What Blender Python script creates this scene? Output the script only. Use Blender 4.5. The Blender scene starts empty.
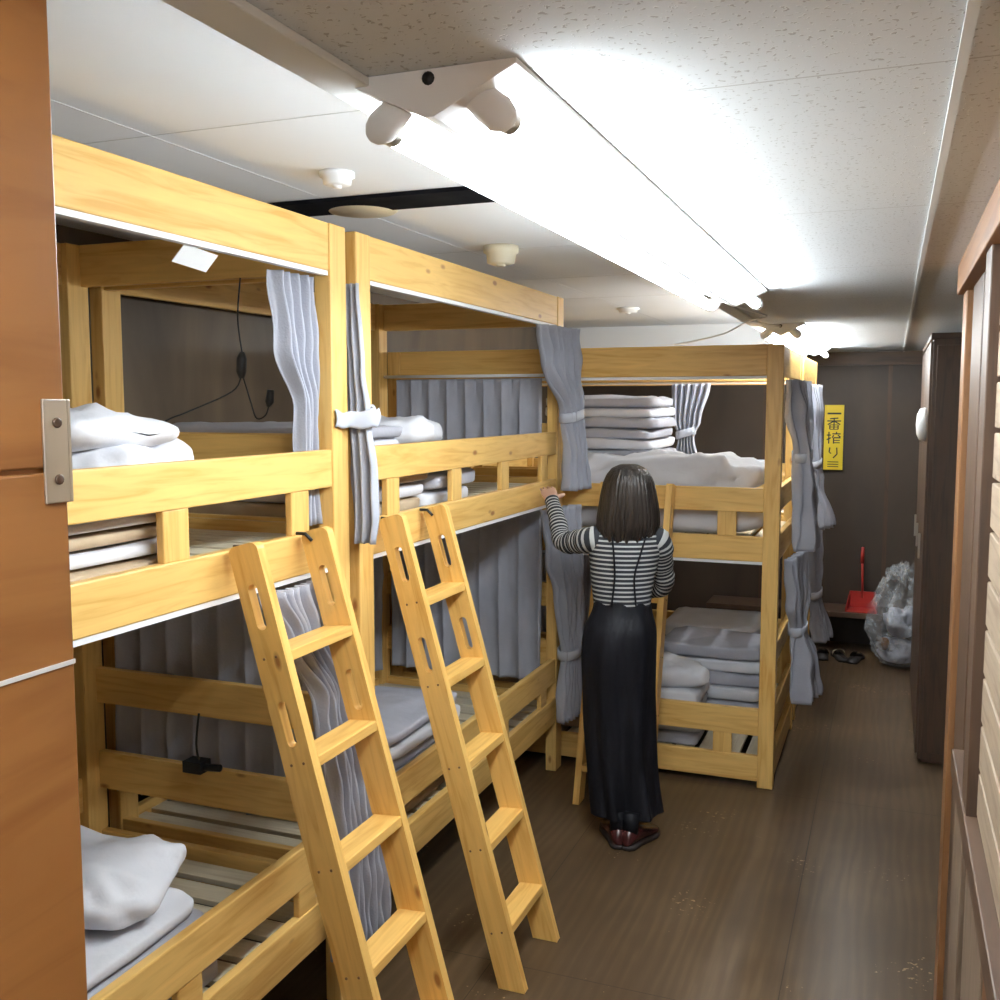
import bpy, bmesh, math, random
from mathutils import Vector, Matrix, noise
random.seed(7)
S=bpy.context.scene
pi=math.pi

# ------------------------------------------------------------------ mesh builder
class MB:
    def __init__(s):
        s.v=[];s.f=[];s.uv=[];s.m=[];s.sm=[]
    def add(s,verts,faces,uvs,mat=0,smooth=False):
        o=len(s.v); s.v+=[tuple(p) for p in verts]
        for f,u in zip(faces,uvs):
            s.f.append([i+o for i in f]); s.uv.append(u); s.m.append(mat); s.sm.append(smooth)
    def box(s,lo,hi,mat=0,M=None):
        lo=list(lo);hi=list(hi)
        for i in range(3):
            if lo[i]>hi[i]: lo[i],hi[i]=hi[i],lo[i]
        P=[Vector((x,y,z)) for x in (lo[0],hi[0]) for y in (lo[1],hi[1]) for z in (lo[2],hi[2])]
        F=[(0,1,3,2),(4,6,7,5),(0,4,5,1),(2,3,7,6),(0,2,6,4),(1,5,7,3)]
        nax=[0,0,1,1,2,2]
        d=[hi[i]-lo[i] for i in range(3)]
        L=d.index(max(d)); ru,rv=random.random()*20,random.random()*20
        U=[]
        for f,n in zip(F,nax):
            oth=[i for i in range(3) if i!=n]
            if L in oth:
                ua=L; va=[i for i in oth if i!=L][0]
            else: ua,va=oth
            U.append([(P[i][ua]+ru,P[i][va]+rv+n*.3) for i in f])
        if M: P=[M@p for p in P]
        s.add(P,F,U,mat)
    def grid(s,G,mat=0,closed=False,smooth=True,us=1,vs=1,flip=False):
        nv=len(G);nu=len(G[0]);V=[p for r in G for p in r];F=[];U=[]
        for j in range(nv-1):
            for i in range(nu if closed else nu-1):
                i2=(i+1)%nu
                f=(j*nu+i,j*nu+i2,(j+1)*nu+i2,(j+1)*nu+i)
                u=[(i/nu*us,j/(nv-1)*vs),((i+1)/nu*us,j/(nv-1)*vs),((i+1)/nu*us,(j+1)/(nv-1)*vs),(i/nu*us,(j+1)/(nv-1)*vs)]
                if flip: f=f[::-1];u=u[::-1]
                F.append(f);U.append(u)
        s.add(V,F,U,mat,smooth)
    def loft(s,rings,mat=0,caps=True,us=1,vs=None):
        n=len(rings[0]); V=[p for r in rings for p in r];F=[];U=[]
        acc=[0]
        cs=[sum((Vector(p) for p in r),Vector())/n for r in rings]
        for a,b in zip(cs,cs[1:]): acc.append(acc[-1]+(a-b).length)
        for j in range(len(rings)-1):
            for i in range(n):
                i2=(i+1)%n
                F.append((j*n+i,j*n+i2,(j+1)*n+i2,(j+1)*n+i))
                U.append([(i/n,acc[j]),((i+1)/n,acc[j]),((i+1)/n,acc[j+1]),(i/n,acc[j+1])])
        if caps:
            F.append(tuple(range(n))[::-1]);U.append([(0,acc[0])]*n)
            b=(len(rings)-1)*n
            F.append(tuple(range(b,b+n)));U.append([(0,acc[-1])]*n)
        s.add(V,F,U,mat,True)
    def tube(s,pts,rad,n=10,mat=0,flat=1.0,up=Vector((0,0,1)),caps=True):
        pts=[Vector(p) for p in pts]
        if not hasattr(rad,'__len__'): rad=[rad]*len(pts)
        rings=[];prev=None
        for k,p in enumerate(pts):
            t=(pts[min(k+1,len(pts)-1)]-pts[max(k-1,0)]).normalized()
            if prev is None:
                a=up if abs(t.dot(up))<.95 else Vector((1,0,0))
                x=t.cross(a).normalized()
            else:
                x=(prev-t*prev.dot(t)).normalized()
            prev=x;y=t.cross(x)
            rings.append([p+(x*math.cos(2*pi*i/n)+y*math.sin(2*pi*i/n)*flat)*rad[k] for i in range(n)])
        s.loft(rings,mat,caps)
    def cyl(s,p0,p1,r,n=20,mat=0,r2=None):
        s.tube([p0,p1],[r,r if r2 is None else r2],n,mat)
    def obj(s,name,mats,parent=None,bevel=0,recalc=True,solid=0,sub=0):
        me=bpy.data.meshes.new(name); me.from_pydata(s.v,[],s.f)
        for m in mats: me.materials.append(m)
        uvl=me.uv_layers.new(name='UVMap')
        for i,p in enumerate(me.polygons):
            p.material_index=s.m[i]; p.use_smooth=s.sm[i]
            for j,li in enumerate(p.loop_indices): uvl.data[li].uv=s.uv[i][j]
        if recalc:
            bm=bmesh.new();bm.from_mesh(me);bmesh.ops.recalc_face_normals(bm,faces=bm.faces);bm.to_mesh(me);bm.free()
        o=bpy.data.objects.new(name,me);S.collection.objects.link(o)
        if parent:o.parent=parent
        if solid:
            m=o.modifiers.new('s','SOLIDIFY');m.thickness=solid;m.offset=0
        if bevel:
            m=o.modifiers.new('b','BEVEL');m.width=bevel;m.segments=2;m.limit_method='ANGLE';m.angle_limit=math.radians(40);m.harden_normals=False
        if sub:
            m=o.modifiers.new('u','SUBSURF');m.levels=sub;m.render_levels=sub
        return o
def empty(name,loc=(0,0,0)):
    e=bpy.data.objects.new(name,None);e.empty_display_size=.1;S.collection.objects.link(e);return e
def smooth_path(pts,rad,k=6):
    pts=[Vector(p) for p in pts];P=[];R=[]
    for i in range(len(pts)-1):
        p0=pts[max(i-1,0)];p1=pts[i];p2=pts[i+1];p3=pts[min(i+2,len(pts)-1)]
        for j in range(k):
            t=j/k
            P.append(.5*((2*p1)+(p2-p0)*t+(2*p0-5*p1+4*p2-p3)*t*t+(3*p1-p0-3*p2+p3)*t**3))
            R.append(rad[i]*(1-t)+rad[i+1]*t)
    P.append(pts[-1]);R.append(rad[-1]);return P,R

# ------------------------------------------------------------------ materials
def newmat(name):
    m=bpy.data.materials.new(name);m.use_nodes=True;nt=m.node_tree
    return m,nt,nt.nodes['Principled BSDF']
def N(nt,t,**k):
    n=nt.nodes.new(t)
    for a,b in k.items():
        if a in n.inputs: n.inputs[a].default_value=b
        else: setattr(n,a,b)
    return n
def ramp(nt,stops,src):
    r=nt.nodes.new('ShaderNodeValToRGB');e=r.color_ramp.elements
    while len(e)<len(stops): e.new(.5)
    for el,(p,c) in zip(e,stops):
        el.position=p;el.color=(*c,1) if len(c)==3 else c
    nt.links.new(src,r.inputs[0]);return r
def noisemat(name,c1,c2,scale=5,rough=.6,ms=(1,1,1),coord='Object',bump=0,bscale=None,detail=5,dist=0,metal=0,spec=.5,lo=.3,hi=.7,sheen=0):
    m,nt,b=newmat(name)
    tc=N(nt,'ShaderNodeTexCoord');mp=N(nt,'ShaderNodeMapping');mp.inputs['Scale'].default_value=ms
    nt.links.new(tc.outputs[coord],mp.inputs[0])
    n=N(nt,'ShaderNodeTexNoise');n.inputs['Scale'].default_value=scale;n.inputs['Detail'].default_value=detail;n.inputs['Distortion'].default_value=dist
    nt.links.new(mp.outputs[0],n.inputs[0])
    r=ramp(nt,[(lo,c1),(hi,c2)],n.outputs[0])
    nt.links.new(r.outputs[0],b.inputs['Base Color'])
    b.inputs['Roughness'].default_value=rough;b.inputs['Metallic'].default_value=metal
    b.inputs['Specular IOR Level'].default_value=spec
    if sheen:b.inputs['Sheen Weight'].default_value=sheen
    if bump:
        n2=n
        if bscale:
            n2=N(nt,'ShaderNodeTexNoise');n2.inputs['Scale'].default_value=bscale;n2.inputs['Detail'].default_value=3
            nt.links.new(mp.outputs[0],n2.inputs[0])
        bp=N(nt,'ShaderNodeBump');bp.inputs['Strength'].default_value=bump;bp.inputs['Distance'].default_value=.01
        nt.links.new(n2.outputs[0],bp.inputs['Height']);nt.links.new(bp.outputs[0],b.inputs['Normal'])
    return m
def woodmat(name,ca,cb,ck,rough=.4,coord='UV',gs=(1.3,16,1),knots=True,grain=1.0):
    m,nt,b=newmat(name)
    tc=N(nt,'ShaderNodeTexCoord')
    mp=N(nt,'ShaderNodeMapping');mp.inputs['Scale'].default_value=gs
    nt.links.new(tc.outputs[coord],mp.inputs[0])
    n=N(nt,'ShaderNodeTexNoise');n.inputs['Scale'].default_value=2.2;n.inputs['Detail'].default_value=6;n.inputs['Distortion'].default_value=1.2
    nt.links.new(mp.outputs[0],n.inputs[0])
    r=ramp(nt,[(.3,cb),(.5,ca),(.75,tuple(min(1,c*1.12) for c in ca))],n.outputs[0])
    out=r.outputs[0]
    if knots:
        mp2=N(nt,'ShaderNodeMapping');mp2.inputs['Scale'].default_value=(3.4,8,1)
        nt.links.new(tc.outputs[coord],mp2.inputs[0])
        vo=N(nt,'ShaderNodeTexVoronoi');vo.inputs['Scale'].default_value=1.0
        nt.links.new(mp2.outputs[0],vo.inputs[0])
        kr=ramp(nt,[(.045,(1,1,1)),(.10,(0,0,0))],vo.outputs['Distance'])
        mx=N(nt,'ShaderNodeMix',data_type='RGBA')
        nt.links.new(kr.outputs[0],mx.inputs[0]);nt.links.new(out,mx.inputs[6]);mx.inputs[7].default_value=(*ck,1)
        out=mx.outputs[2]
    nt.links.new(out,b.inputs['Base Color']);b.inputs['Roughness'].default_value=rough
    return m
PINE=woodmat('pine_varnished',(.78,.49,.155),(.67,.36,.085),(.36,.13,.03),.42)
PINE2=woodmat('pine_ladder',(.78,.47,.135),(.66,.34,.075),(.36,.14,.03),.38)
SLAT=woodmat('slat_pale',(.72,.64,.48),(.62,.52,.36),(.4,.25,.12),.55)
WHITEP=noisemat('white_plastic',(.86,.86,.86),(.90,.90,.90),3,.4)
BLACK=noisemat('black_rubber',(.01,.01,.011),(.02,.02,.02),8,.45)
MATTB=noisemat('matte_black',(.006,.006,.008),(.012,.012,.014),8,.95,spec=.05)
STEEL=noisemat('brushed_steel',(.55,.52,.47),(.65,.62,.56),30,.35,metal=1,ms=(1,1,.1))
CURT=noisemat('curtain_fabric',(.38,.39,.455),(.46,.47,.535),6,.85,bump=.15,bscale=160)
CURTB=noisemat('curtain_tieback',(.50,.52,.60),(.58,.60,.67),10,.8)
LINEN=noisemat('linen_white',(.64,.64,.69),(.76,.76,.80),4,.85,bump=.25,bscale=25)
LINENG=noisemat('linen_grey',(.38,.38,.43),(.48,.48,.54),5,.85,bump=.25,bscale=30)
TAN=noisemat('mattress_tan',(.42,.31,.20),(.52,.40,.27),9,.85,bump=.2,bscale=60)
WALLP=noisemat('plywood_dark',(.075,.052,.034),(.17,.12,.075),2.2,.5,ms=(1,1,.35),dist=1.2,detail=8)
WALLB=noisemat('bounce_plaster_back',(.66,.66,.65),(.72,.72,.71),2.2,.8)  # unseen back wall, made whitish to bounce light forward
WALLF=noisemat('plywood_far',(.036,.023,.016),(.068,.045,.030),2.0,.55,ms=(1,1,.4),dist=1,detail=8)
DOORW=woodmat('door_wood',(.30,.125,.034),(.22,.082,.019),(.1,.03,.01),.35,gs=(.8,6,1),knots=False)
BEAMW=woodmat('brown_beam',(.20,.088,.030),(.12,.05,.018),(.05,.02,.01),.5,knots=False)
DARKW=woodmat('dark_post',(.075,.04,.022),(.045,.025,.015),(.02,.01,.01),.5,knots=False)
PALEB=woodmat('weathered_boards',(.30,.225,.155),(.20,.145,.10),(.12,.08,.05),.6)
GREYB=woodmat('grey_board',(.18,.125,.085),(.12,.08,.05),(.06,.04,.02),.6)
HAIR=noisemat('hair_dark',(.010,.008,.007),(.040,.029,.023),12,.42,ms=(6,6,.3),bump=.5,bscale=30)
SKIN=noisemat('skin',(.62,.36,.25),(.68,.41,.30),9,.5)
LIP=noisemat('lips',(.45,.14,.12),(.5,.17,.14),9,.5)
EYEW=noisemat('eye_white',(.8,.8,.8),(.85,.85,.85),9,.3)
VELVET=noisemat('black_velvet',(.003,.003,.005),(.011,.011,.015),8,.6,ms=(3,3,.5),bump=.5,bscale=10,spec=.22)
SHOE=noisemat('oxblood_leather',(.04,.010,.010),(.07,.015,.015),10,.25)
SOLE=noisemat('shoe_sole',(.02,.015,.012),(.03,.02,.02),10,.6)
YEL=noisemat('sign_yellow',(.85,.62,.02),(.88,.66,.04),4,.5)
INK=noisemat('sign_ink',(.02,.02,.015),(.03,.03,.02),4,.5)
RED=noisemat('red_plastic',(.36,.02,.015),(.42,.03,.02),5,.35)
BEIGE=noisemat('beige_plastic',(.60,.54,.40),(.66,.60,.46),5,.45)

def stripes():
    m,nt,b=newmat('striped_jersey')
    tc=N(nt,'ShaderNodeTexCoord');sp=N(nt,'ShaderNodeSeparateXYZ');nt.links.new(tc.outputs['UV'],sp.inputs[0])
    mu=N(nt,'ShaderNodeMath',operation='MULTIPLY');mu.inputs[1].default_value=1/.019;nt.links.new(sp.outputs[1],mu.inputs[0])
    fr=N(nt,'ShaderNodeMath',operation='FRACT');nt.links.new(mu.outputs[0],fr.inputs[0])
    r=ramp(nt,[(0,(.02,.022,.028)),(.62,(.46,.46,.45))],fr.outputs[0]);r.color_ramp.interpolation='CONSTANT'
    nt.links.new(r.outputs[0],b.inputs['Base Color']);b.inputs['Roughness'].default_value=.85
    return m
STRIPE=stripes()

def bagmat():
    m,nt,b=newmat('clear_plastic_bag')
    b.inputs['Base Color'].default_value=(.75,.76,.78,1);b.inputs['Roughness'].default_value=.15
    tc=N(nt,'ShaderNodeTexCoord')
    n=N(nt,'ShaderNodeTexNoise');n.inputs['Scale'].default_value=14
    nt.links.new(tc.outputs['Object'],n.inputs[0])
    r=ramp(nt,[(.35,(.05,.05,.05)),(.7,(.42,.42,.42))],n.outputs[0])
    nt.links.new(r.outputs[0],b.inputs['Alpha']);return m
BAG=bagmat()

def ceilmat():
    m,nt,b=newmat('ceiling_rockwool')
    tc=N(nt,'ShaderNodeTexCoord')
    n=N(nt,'ShaderNodeTexNoise');n.inputs['Scale'].default_value=125;n.inputs['Detail'].default_value=1.5;n.inputs['Distortion'].default_value=.5
    nt.links.new(tc.outputs['Object'],n.inputs[0])
    pit=ramp(nt,[(.33,(1,1,1)),(.37,(0,0,0))],n.outputs[0])
    sp=N(nt,'ShaderNodeSeparateXYZ');nt.links.new(tc.outputs['Object'],sp.inputs[0])
    a=N(nt,'ShaderNodeMath',operation='ADD');nt.links.new(sp.outputs[1],a.inputs[0])
    d=N(nt,'ShaderNodeMath',operation='MODULO');d.inputs[1].default_value=.91
    a.inputs[1].default_value=.91*11-1.32+.003
    nt.links.new(a.outputs[0],d.inputs[0])
    l=N(nt,'ShaderNodeMath',operation='LESS_THAN');l.inputs[1].default_value=.004;nt.links.new(d.outputs[0],l.inputs[0])
    mx=N(nt,'ShaderNodeMath',operation='MAXIMUM');nt.links.new(pit.outputs[0],mx.inputs[0]);nt.links.new(l.outputs[0],mx.inputs[1])
    r=ramp(nt,[(0,(.66,.68,.70)),(1,(.47,.47,.47))],mx.outputs[0])
    nt.links.new(r.outputs[0],b.inputs['Base Color']);b.inputs['Roughness'].default_value=.9
    bp=N(nt,'ShaderNodeBump',invert=True);bp.inputs['Strength'].default_value=.6;bp.inputs['Distance'].default_value=.005
    nt.links.new(mx.outputs[0],bp.inputs['Height']);nt.links.new(bp.outputs[0],b.inputs['Normal'])
    return m
CEIL=ceilmat()
CEILL=noisemat('ceiling_smooth',(.78,.80,.83),(.83,.85,.88),1.5,.85)
SEAM=noisemat('ceiling_seam',(.62,.63,.64),(.67,.68,.69),1.5,.85)
TRIMW=noisemat('trim_cream',(.66,.66,.65),(.72,.72,.71),3,.6)

def floormat():
    m,nt,b=newmat('floor_plywood')
    tc=N(nt,'ShaderNodeTexCoord')
    # fine grain running down the aisle
    mp=N(nt,'ShaderNodeMapping');mp.inputs['Scale'].default_value=(26,1.3,1);nt.links.new(tc.outputs['Object'],mp.inputs[0])
    g=N(nt,'ShaderNodeTexNoise');g.inputs['Scale'].default_value=2.5;g.inputs['Detail'].default_value=4;nt.links.new(mp.outputs[0],g.inputs[0])
    # cathedral figure
    mpw=N(nt,'ShaderNodeMapping');mpw.inputs['Scale'].default_value=(1,.12,1);nt.links.new(tc.outputs['Object'],mpw.inputs[0])
    wv=N(nt,'ShaderNodeTexWave');wv.inputs['Scale'].default_value=7;wv.inputs['Distortion'].default_value=9;wv.inputs['Detail'].default_value=1.5;wv.inputs['Detail Scale'].default_value=1.2
    nt.links.new(mpw.outputs[0],wv.inputs[0])
    # broad wear
    n2=N(nt,'ShaderNodeTexNoise');n2.inputs['Scale'].default_value=1.6;n2.inputs['Detail'].default_value=3;nt.links.new(tc.outputs['Object'],n2.inputs[0])
    a1=N(nt,'ShaderNodeMath',operation='MULTIPLY_ADD');a1.inputs[1].default_value=.16;nt.links.new(wv.outputs['Fac'],a1.inputs[0]);nt.links.new(n2.outputs[0],a1.inputs[2])
    a2=N(nt,'ShaderNodeMath',operation='MULTIPLY_ADD');a2.inputs[1].default_value=.45;nt.links.new(g.outputs[0],a2.inputs[0]);nt.links.new(a1.outputs[0],a2.inputs[2])
    r=ramp(nt,[(.50,(.056,.033,.016)),(.80,(.084,.051,.026)),(1.0,(.118,.075,.040))],a2.outputs[0])
    n3=N(nt,'ShaderNodeTexNoise');n3.inputs['Scale'].default_value=55;n3.inputs['Detail'].default_value=2;nt.links.new(tc.outputs['Object'],n3.inputs[0])
    n5=N(nt,'ShaderNodeTexNoise');n5.inputs['Scale'].default_value=2.3;nt.links.new(tc.outputs['Object'],n5.inputs[0])
    ml=N(nt,'ShaderNodeMath',operation='MULTIPLY');nt.links.new(n3.outputs[0],ml.inputs[0]);nt.links.new(n5.outputs[0],ml.inputs[1])
    c=ramp(nt,[(.42,(0,0,0)),(.45,(1,1,1))],ml.outputs[0])
    mx=N(nt,'ShaderNodeMix',data_type='RGBA');nt.links.new(c.outputs[0],mx.inputs[0]);nt.links.new(r.outputs[0],mx.inputs[6]);mx.inputs[7].default_value=(.33,.23,.13,1)
    sp=N(nt,'ShaderNodeSeparateXYZ');nt.links.new(tc.outputs['Object'],sp.inputs[0])
    outs=[]
    for k,(off,mod) in ((0,(9.37,.91)),(1,(18.9,1.82))):
        a=N(nt,'ShaderNodeMath',operation='ADD');a.inputs[1].default_value=off;nt.links.new(sp.outputs[k],a.inputs[0])
        d=N(nt,'ShaderNodeMath',operation='MODULO');d.inputs[1].default_value=mod;nt.links.new(a.outputs[0],d.inputs[0])
        l=N(nt,'ShaderNodeMath',operation='LESS_THAN');l.inputs[1].default_value=.003;nt.links.new(d.outputs[0],l.inputs[0]);outs.append(l)
    mm=N(nt,'ShaderNodeMath',operation='MAXIMUM');nt.links.new(outs[0].outputs[0],mm.inputs[0]);nt.links.new(outs[1].outputs[0],mm.inputs[1])
    mx2=N(nt,'ShaderNodeMix',data_type='RGBA');nt.links.new(mm.outputs[0],mx2.inputs[0]);nt.links.new(mx.outputs[2],mx2.inputs[6]);mx2.inputs[7].default_value=(.02,.012,.007,1)
    nt.links.new(mx2.outputs[2],b.inputs['Base Color'])
    rr=ramp(nt,[(.3,(.30,.30,.30)),(.7,(.38,.38,.38))],g.outputs[0]);nt.links.new(rr.outputs[0],b.inputs['Roughness'])
    b.inputs['Specular IOR Level'].default_value=.4
    return m
FLOOR=floormat()
def emis(name,col,st):
    m,nt,b=newmat(name);b.inputs['Base Color'].default_value=(.9,.9,.9,1)
    b.inputs['Emission Color'].default_value=(*col,1);b.inputs['Emission Strength'].default_value=st;return m
TUBE=emis('fluorescent_glow',(.87,.955,1.0),80)

# ------------------------------------------------------------------ room shell
XL=-2.62;XS=-.66;ZC=2.24;ZH=2.44;YF=8.1;YB=-1.3;XR=.42
def simple(name,lo,hi,mat,bevel=0):
    b=MB();b.box(lo,hi);return b.obj(name,[mat],bevel=bevel)
simple('floor',(XL-.1,YB-.1,-.1),(XR+.1,YF+.1,0),FLOOR)
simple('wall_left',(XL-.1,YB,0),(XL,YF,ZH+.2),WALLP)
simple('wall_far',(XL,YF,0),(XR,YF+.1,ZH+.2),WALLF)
simple('wall_back',(XL,YB-.1,0),(XR,YB,ZH+.2),WALLB)
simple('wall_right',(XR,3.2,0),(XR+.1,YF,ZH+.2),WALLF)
b=MB();b.box((XS,YB,ZC),(XR+.1,YF,ZC+.4),0);b.box((XL,YB,ZH),(XS,YF,ZH+.2),1)
b.box((XL,7.6,ZC-.02),(XS,YF,ZH),1)
b.obj('ceiling',[CEIL,CEILL])
simple('trim_1',(XS-.012,YB,ZC-.012),(XS+.05,YF,ZC-.0005),TRIMW,.003)
simple('trim_2',(.055,YB,ZC-.006),(.067,YF,ZC-.0005),TRIMW)
simple('trim_3',(XL,YF-.03,ZC-.10),(XR,YF,ZC-.001),DARKW)
b=MB()
for y in (.95,1.86,3.68,4.59,5.5): b.box((XL,y,ZH-.001),(XS,y+.003,ZH-.0002))
for x in (-1.57,): b.box((x,YB,ZH-.001),(x+.003,7.6,ZH-.0002))
b.obj('trim_4',[SEAM])
b=MB();b.box((-1.98,2.59,ZH-.012),(XS-.02,2.77,ZH-.0005),0)
b.obj('ceiling_slot_vent',[MATTB])
b=MB()
for x in (-.95,-.04): b.box((x,YF-.008,0),(x+.03,YF-.0005,ZC-.1))
b.obj('trim_5',[DARKW])

# near-right timber partition
xp=.19
b=MB()
b.box((xp+.03,YB,0),(XR+.1,3.2,ZC),1)
b.box((xp-.03,YB,ZC-.085),(xp+.03,3.2,ZC-.001),0)
b.box((xp-.012,3.06,0),(xp+.03,3.2,ZC-.085),0)
b.box((xp-.0,2.66,.0),(xp+.03,2.98,ZC-.085),1)
b.box((xp-.02,2.22,.95),(xp+.03,2.34,ZC-.085),1)
b.box((xp-.025,YB,.93),(xp+.03,2.66,.99),1)
b.box((xp-.015,2.36,.0),(xp+.03,2.62,.92),3)
z=.99
while z<ZC-.1:
    h=min(.10,ZC-.088-z)
    b.box((xp,YB,z+.005),(xp+.03,2.22,z+h-.005),2); z+=.10
for y in (1.5,.4): b.box((xp-.012,y,.99),(xp+.001,y+.05,ZC-.085),0)
for y in (1.95,1.5,1.05): b.box((xp-.005,y,.0),(xp+.03,y+.40,.92),3 if y!=1.5 else 0)
b.obj('wall_right_near',[BEAMW,DARKW,PALEB,GREYB],bevel=.003)

# left foreground sliding door with strike plate
YE=.664
b=MB()
b.box((XS-.04,YB+.02,0.001),(XS,YE,1.783));b.box((XS-.04,YB+.02,1.787),(XS,YE,ZC-.02));b.box((XS-.035,YB+.02,1.78),(XS-.004,YE-.005,1.79))
e=empty('door_1');b.obj('door_panel',[DOORW],e,bevel=.002)
b=MB();b.box((XS,YE-.026,1.757),(XS+.003,YE,1.845));b.box((XS-.02,YE,1.757),(XS+.003,YE+.004,1.845))
b.cyl((XS+.002,YE-.012,1.825),(XS+.005,YE-.012,1.825),.0045,12,1);b.cyl((XS+.002,YE-.012,1.777),(XS+.005,YE-.012,1.777),.0045,12,1)
b.obj('strike_plate',[STEEL,DARKW],e,bevel=.001)
b=MB();b.box((XS,-.5,1.615),(XS+.001,YE,1.619));b.obj('tape_strip',[TRIMW],e)

# ------------------------------------------------------------------ bunk beds
def bunk(org,la,wa,L,W,H,top,ug,ub,lg,lb,ends,pl=.09):
    e=empty('bunk_bed')
    la=Vector(la);wa=Vector(wa);org=Vector(org)
    fr=MB();sl=MB();wh=MB()
    def bx(m,l0,l1,w0,w1,z0,z1,mat=0):
        p=org+la*l0+wa*w0;q=org+la*l1+wa*w1
        m.box((p.x,p.y,z0),(q.x,q.y,z1),mat)
    pw=.055
    for l in (0,L-pl):
        for w in (0,W-pw): bx(fr,l,l+pl,w,w+pw,.0005,H)
    for w in (.004,W-.034):
        for z0,z1 in (top,ug,ub,lg,lb): bx(fr,pl,L-pl,w,w+.03,z0,z1)
        wi=w+.004
        for t in (.2,.72,1.23,1.75):
            for (g,bb) in ((ug,ub),(lg,lb)):
                bx(fr,t,t+.09,wi,wi+.022,bb[1]-.001,g[0]+.001)
    for l in (.006,L-.036):
        for z0,z1 in [top]+ends: bx(fr,l,l+.03,pw,W-pw,z0,z1)
    for zt in (ub[1]-.03,lb[1]-.03):
        for w in (.034,W-.064): bx(fr,pl,L-pl,w,w+.03,zt-.055,zt-.02)
        n=17
        for i in range(n):
            l=.06+(L-.12-.085)*i/(n-1); bx(sl,l,l+.085,.036,W-.036,zt-.018,zt)
    for zt in (top[0],ub[0]):
        bx(wh,pl,L-pl,.008,.03,zt-.014,zt-.0005)
    fr.obj('frame',[PINE],e,bevel=.004);sl.obj('slats',[SLAT],e,bevel=.002);wh.obj('curtain_rail',[WHITEP],e)
    return e
T12=dict(L=2.05,W=1.03,H=2.36,top=(2.225,2.36),ug=(1.60,1.71),ub=(1.365,1.48),lg=(.46,.58),lb=(.25,.38),
         ends=[(1.645,1.75),(1.365,1.48),(.83,.95),(.53,.66),(.25,.38)])
XF=-1.52
bunk((XF,.585,0),(0,1,0),(-1,0,0),**T12)
bunk((XF,2.695,0),(0,1,0),(-1,0,0),**T12)
T3=dict(L=2.05,W=1.02,H=2.12,top=(1.975,2.12),ug=(1.335,1.45),ub=(1.10,1.22),lg=(.255,.385),lb=(.03,.155),
        ends=[(1.34,1.45),(1.10,1.22),(.60,.70),(.255,.385),(.03,.155)],pl=.075)
bunk((-.475,4.80,0),(-1,0,0),(0,1,0),**T3)
bunk((-.475,5.95,0),(-1,0,0),(0,1,0),**T3)

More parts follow.
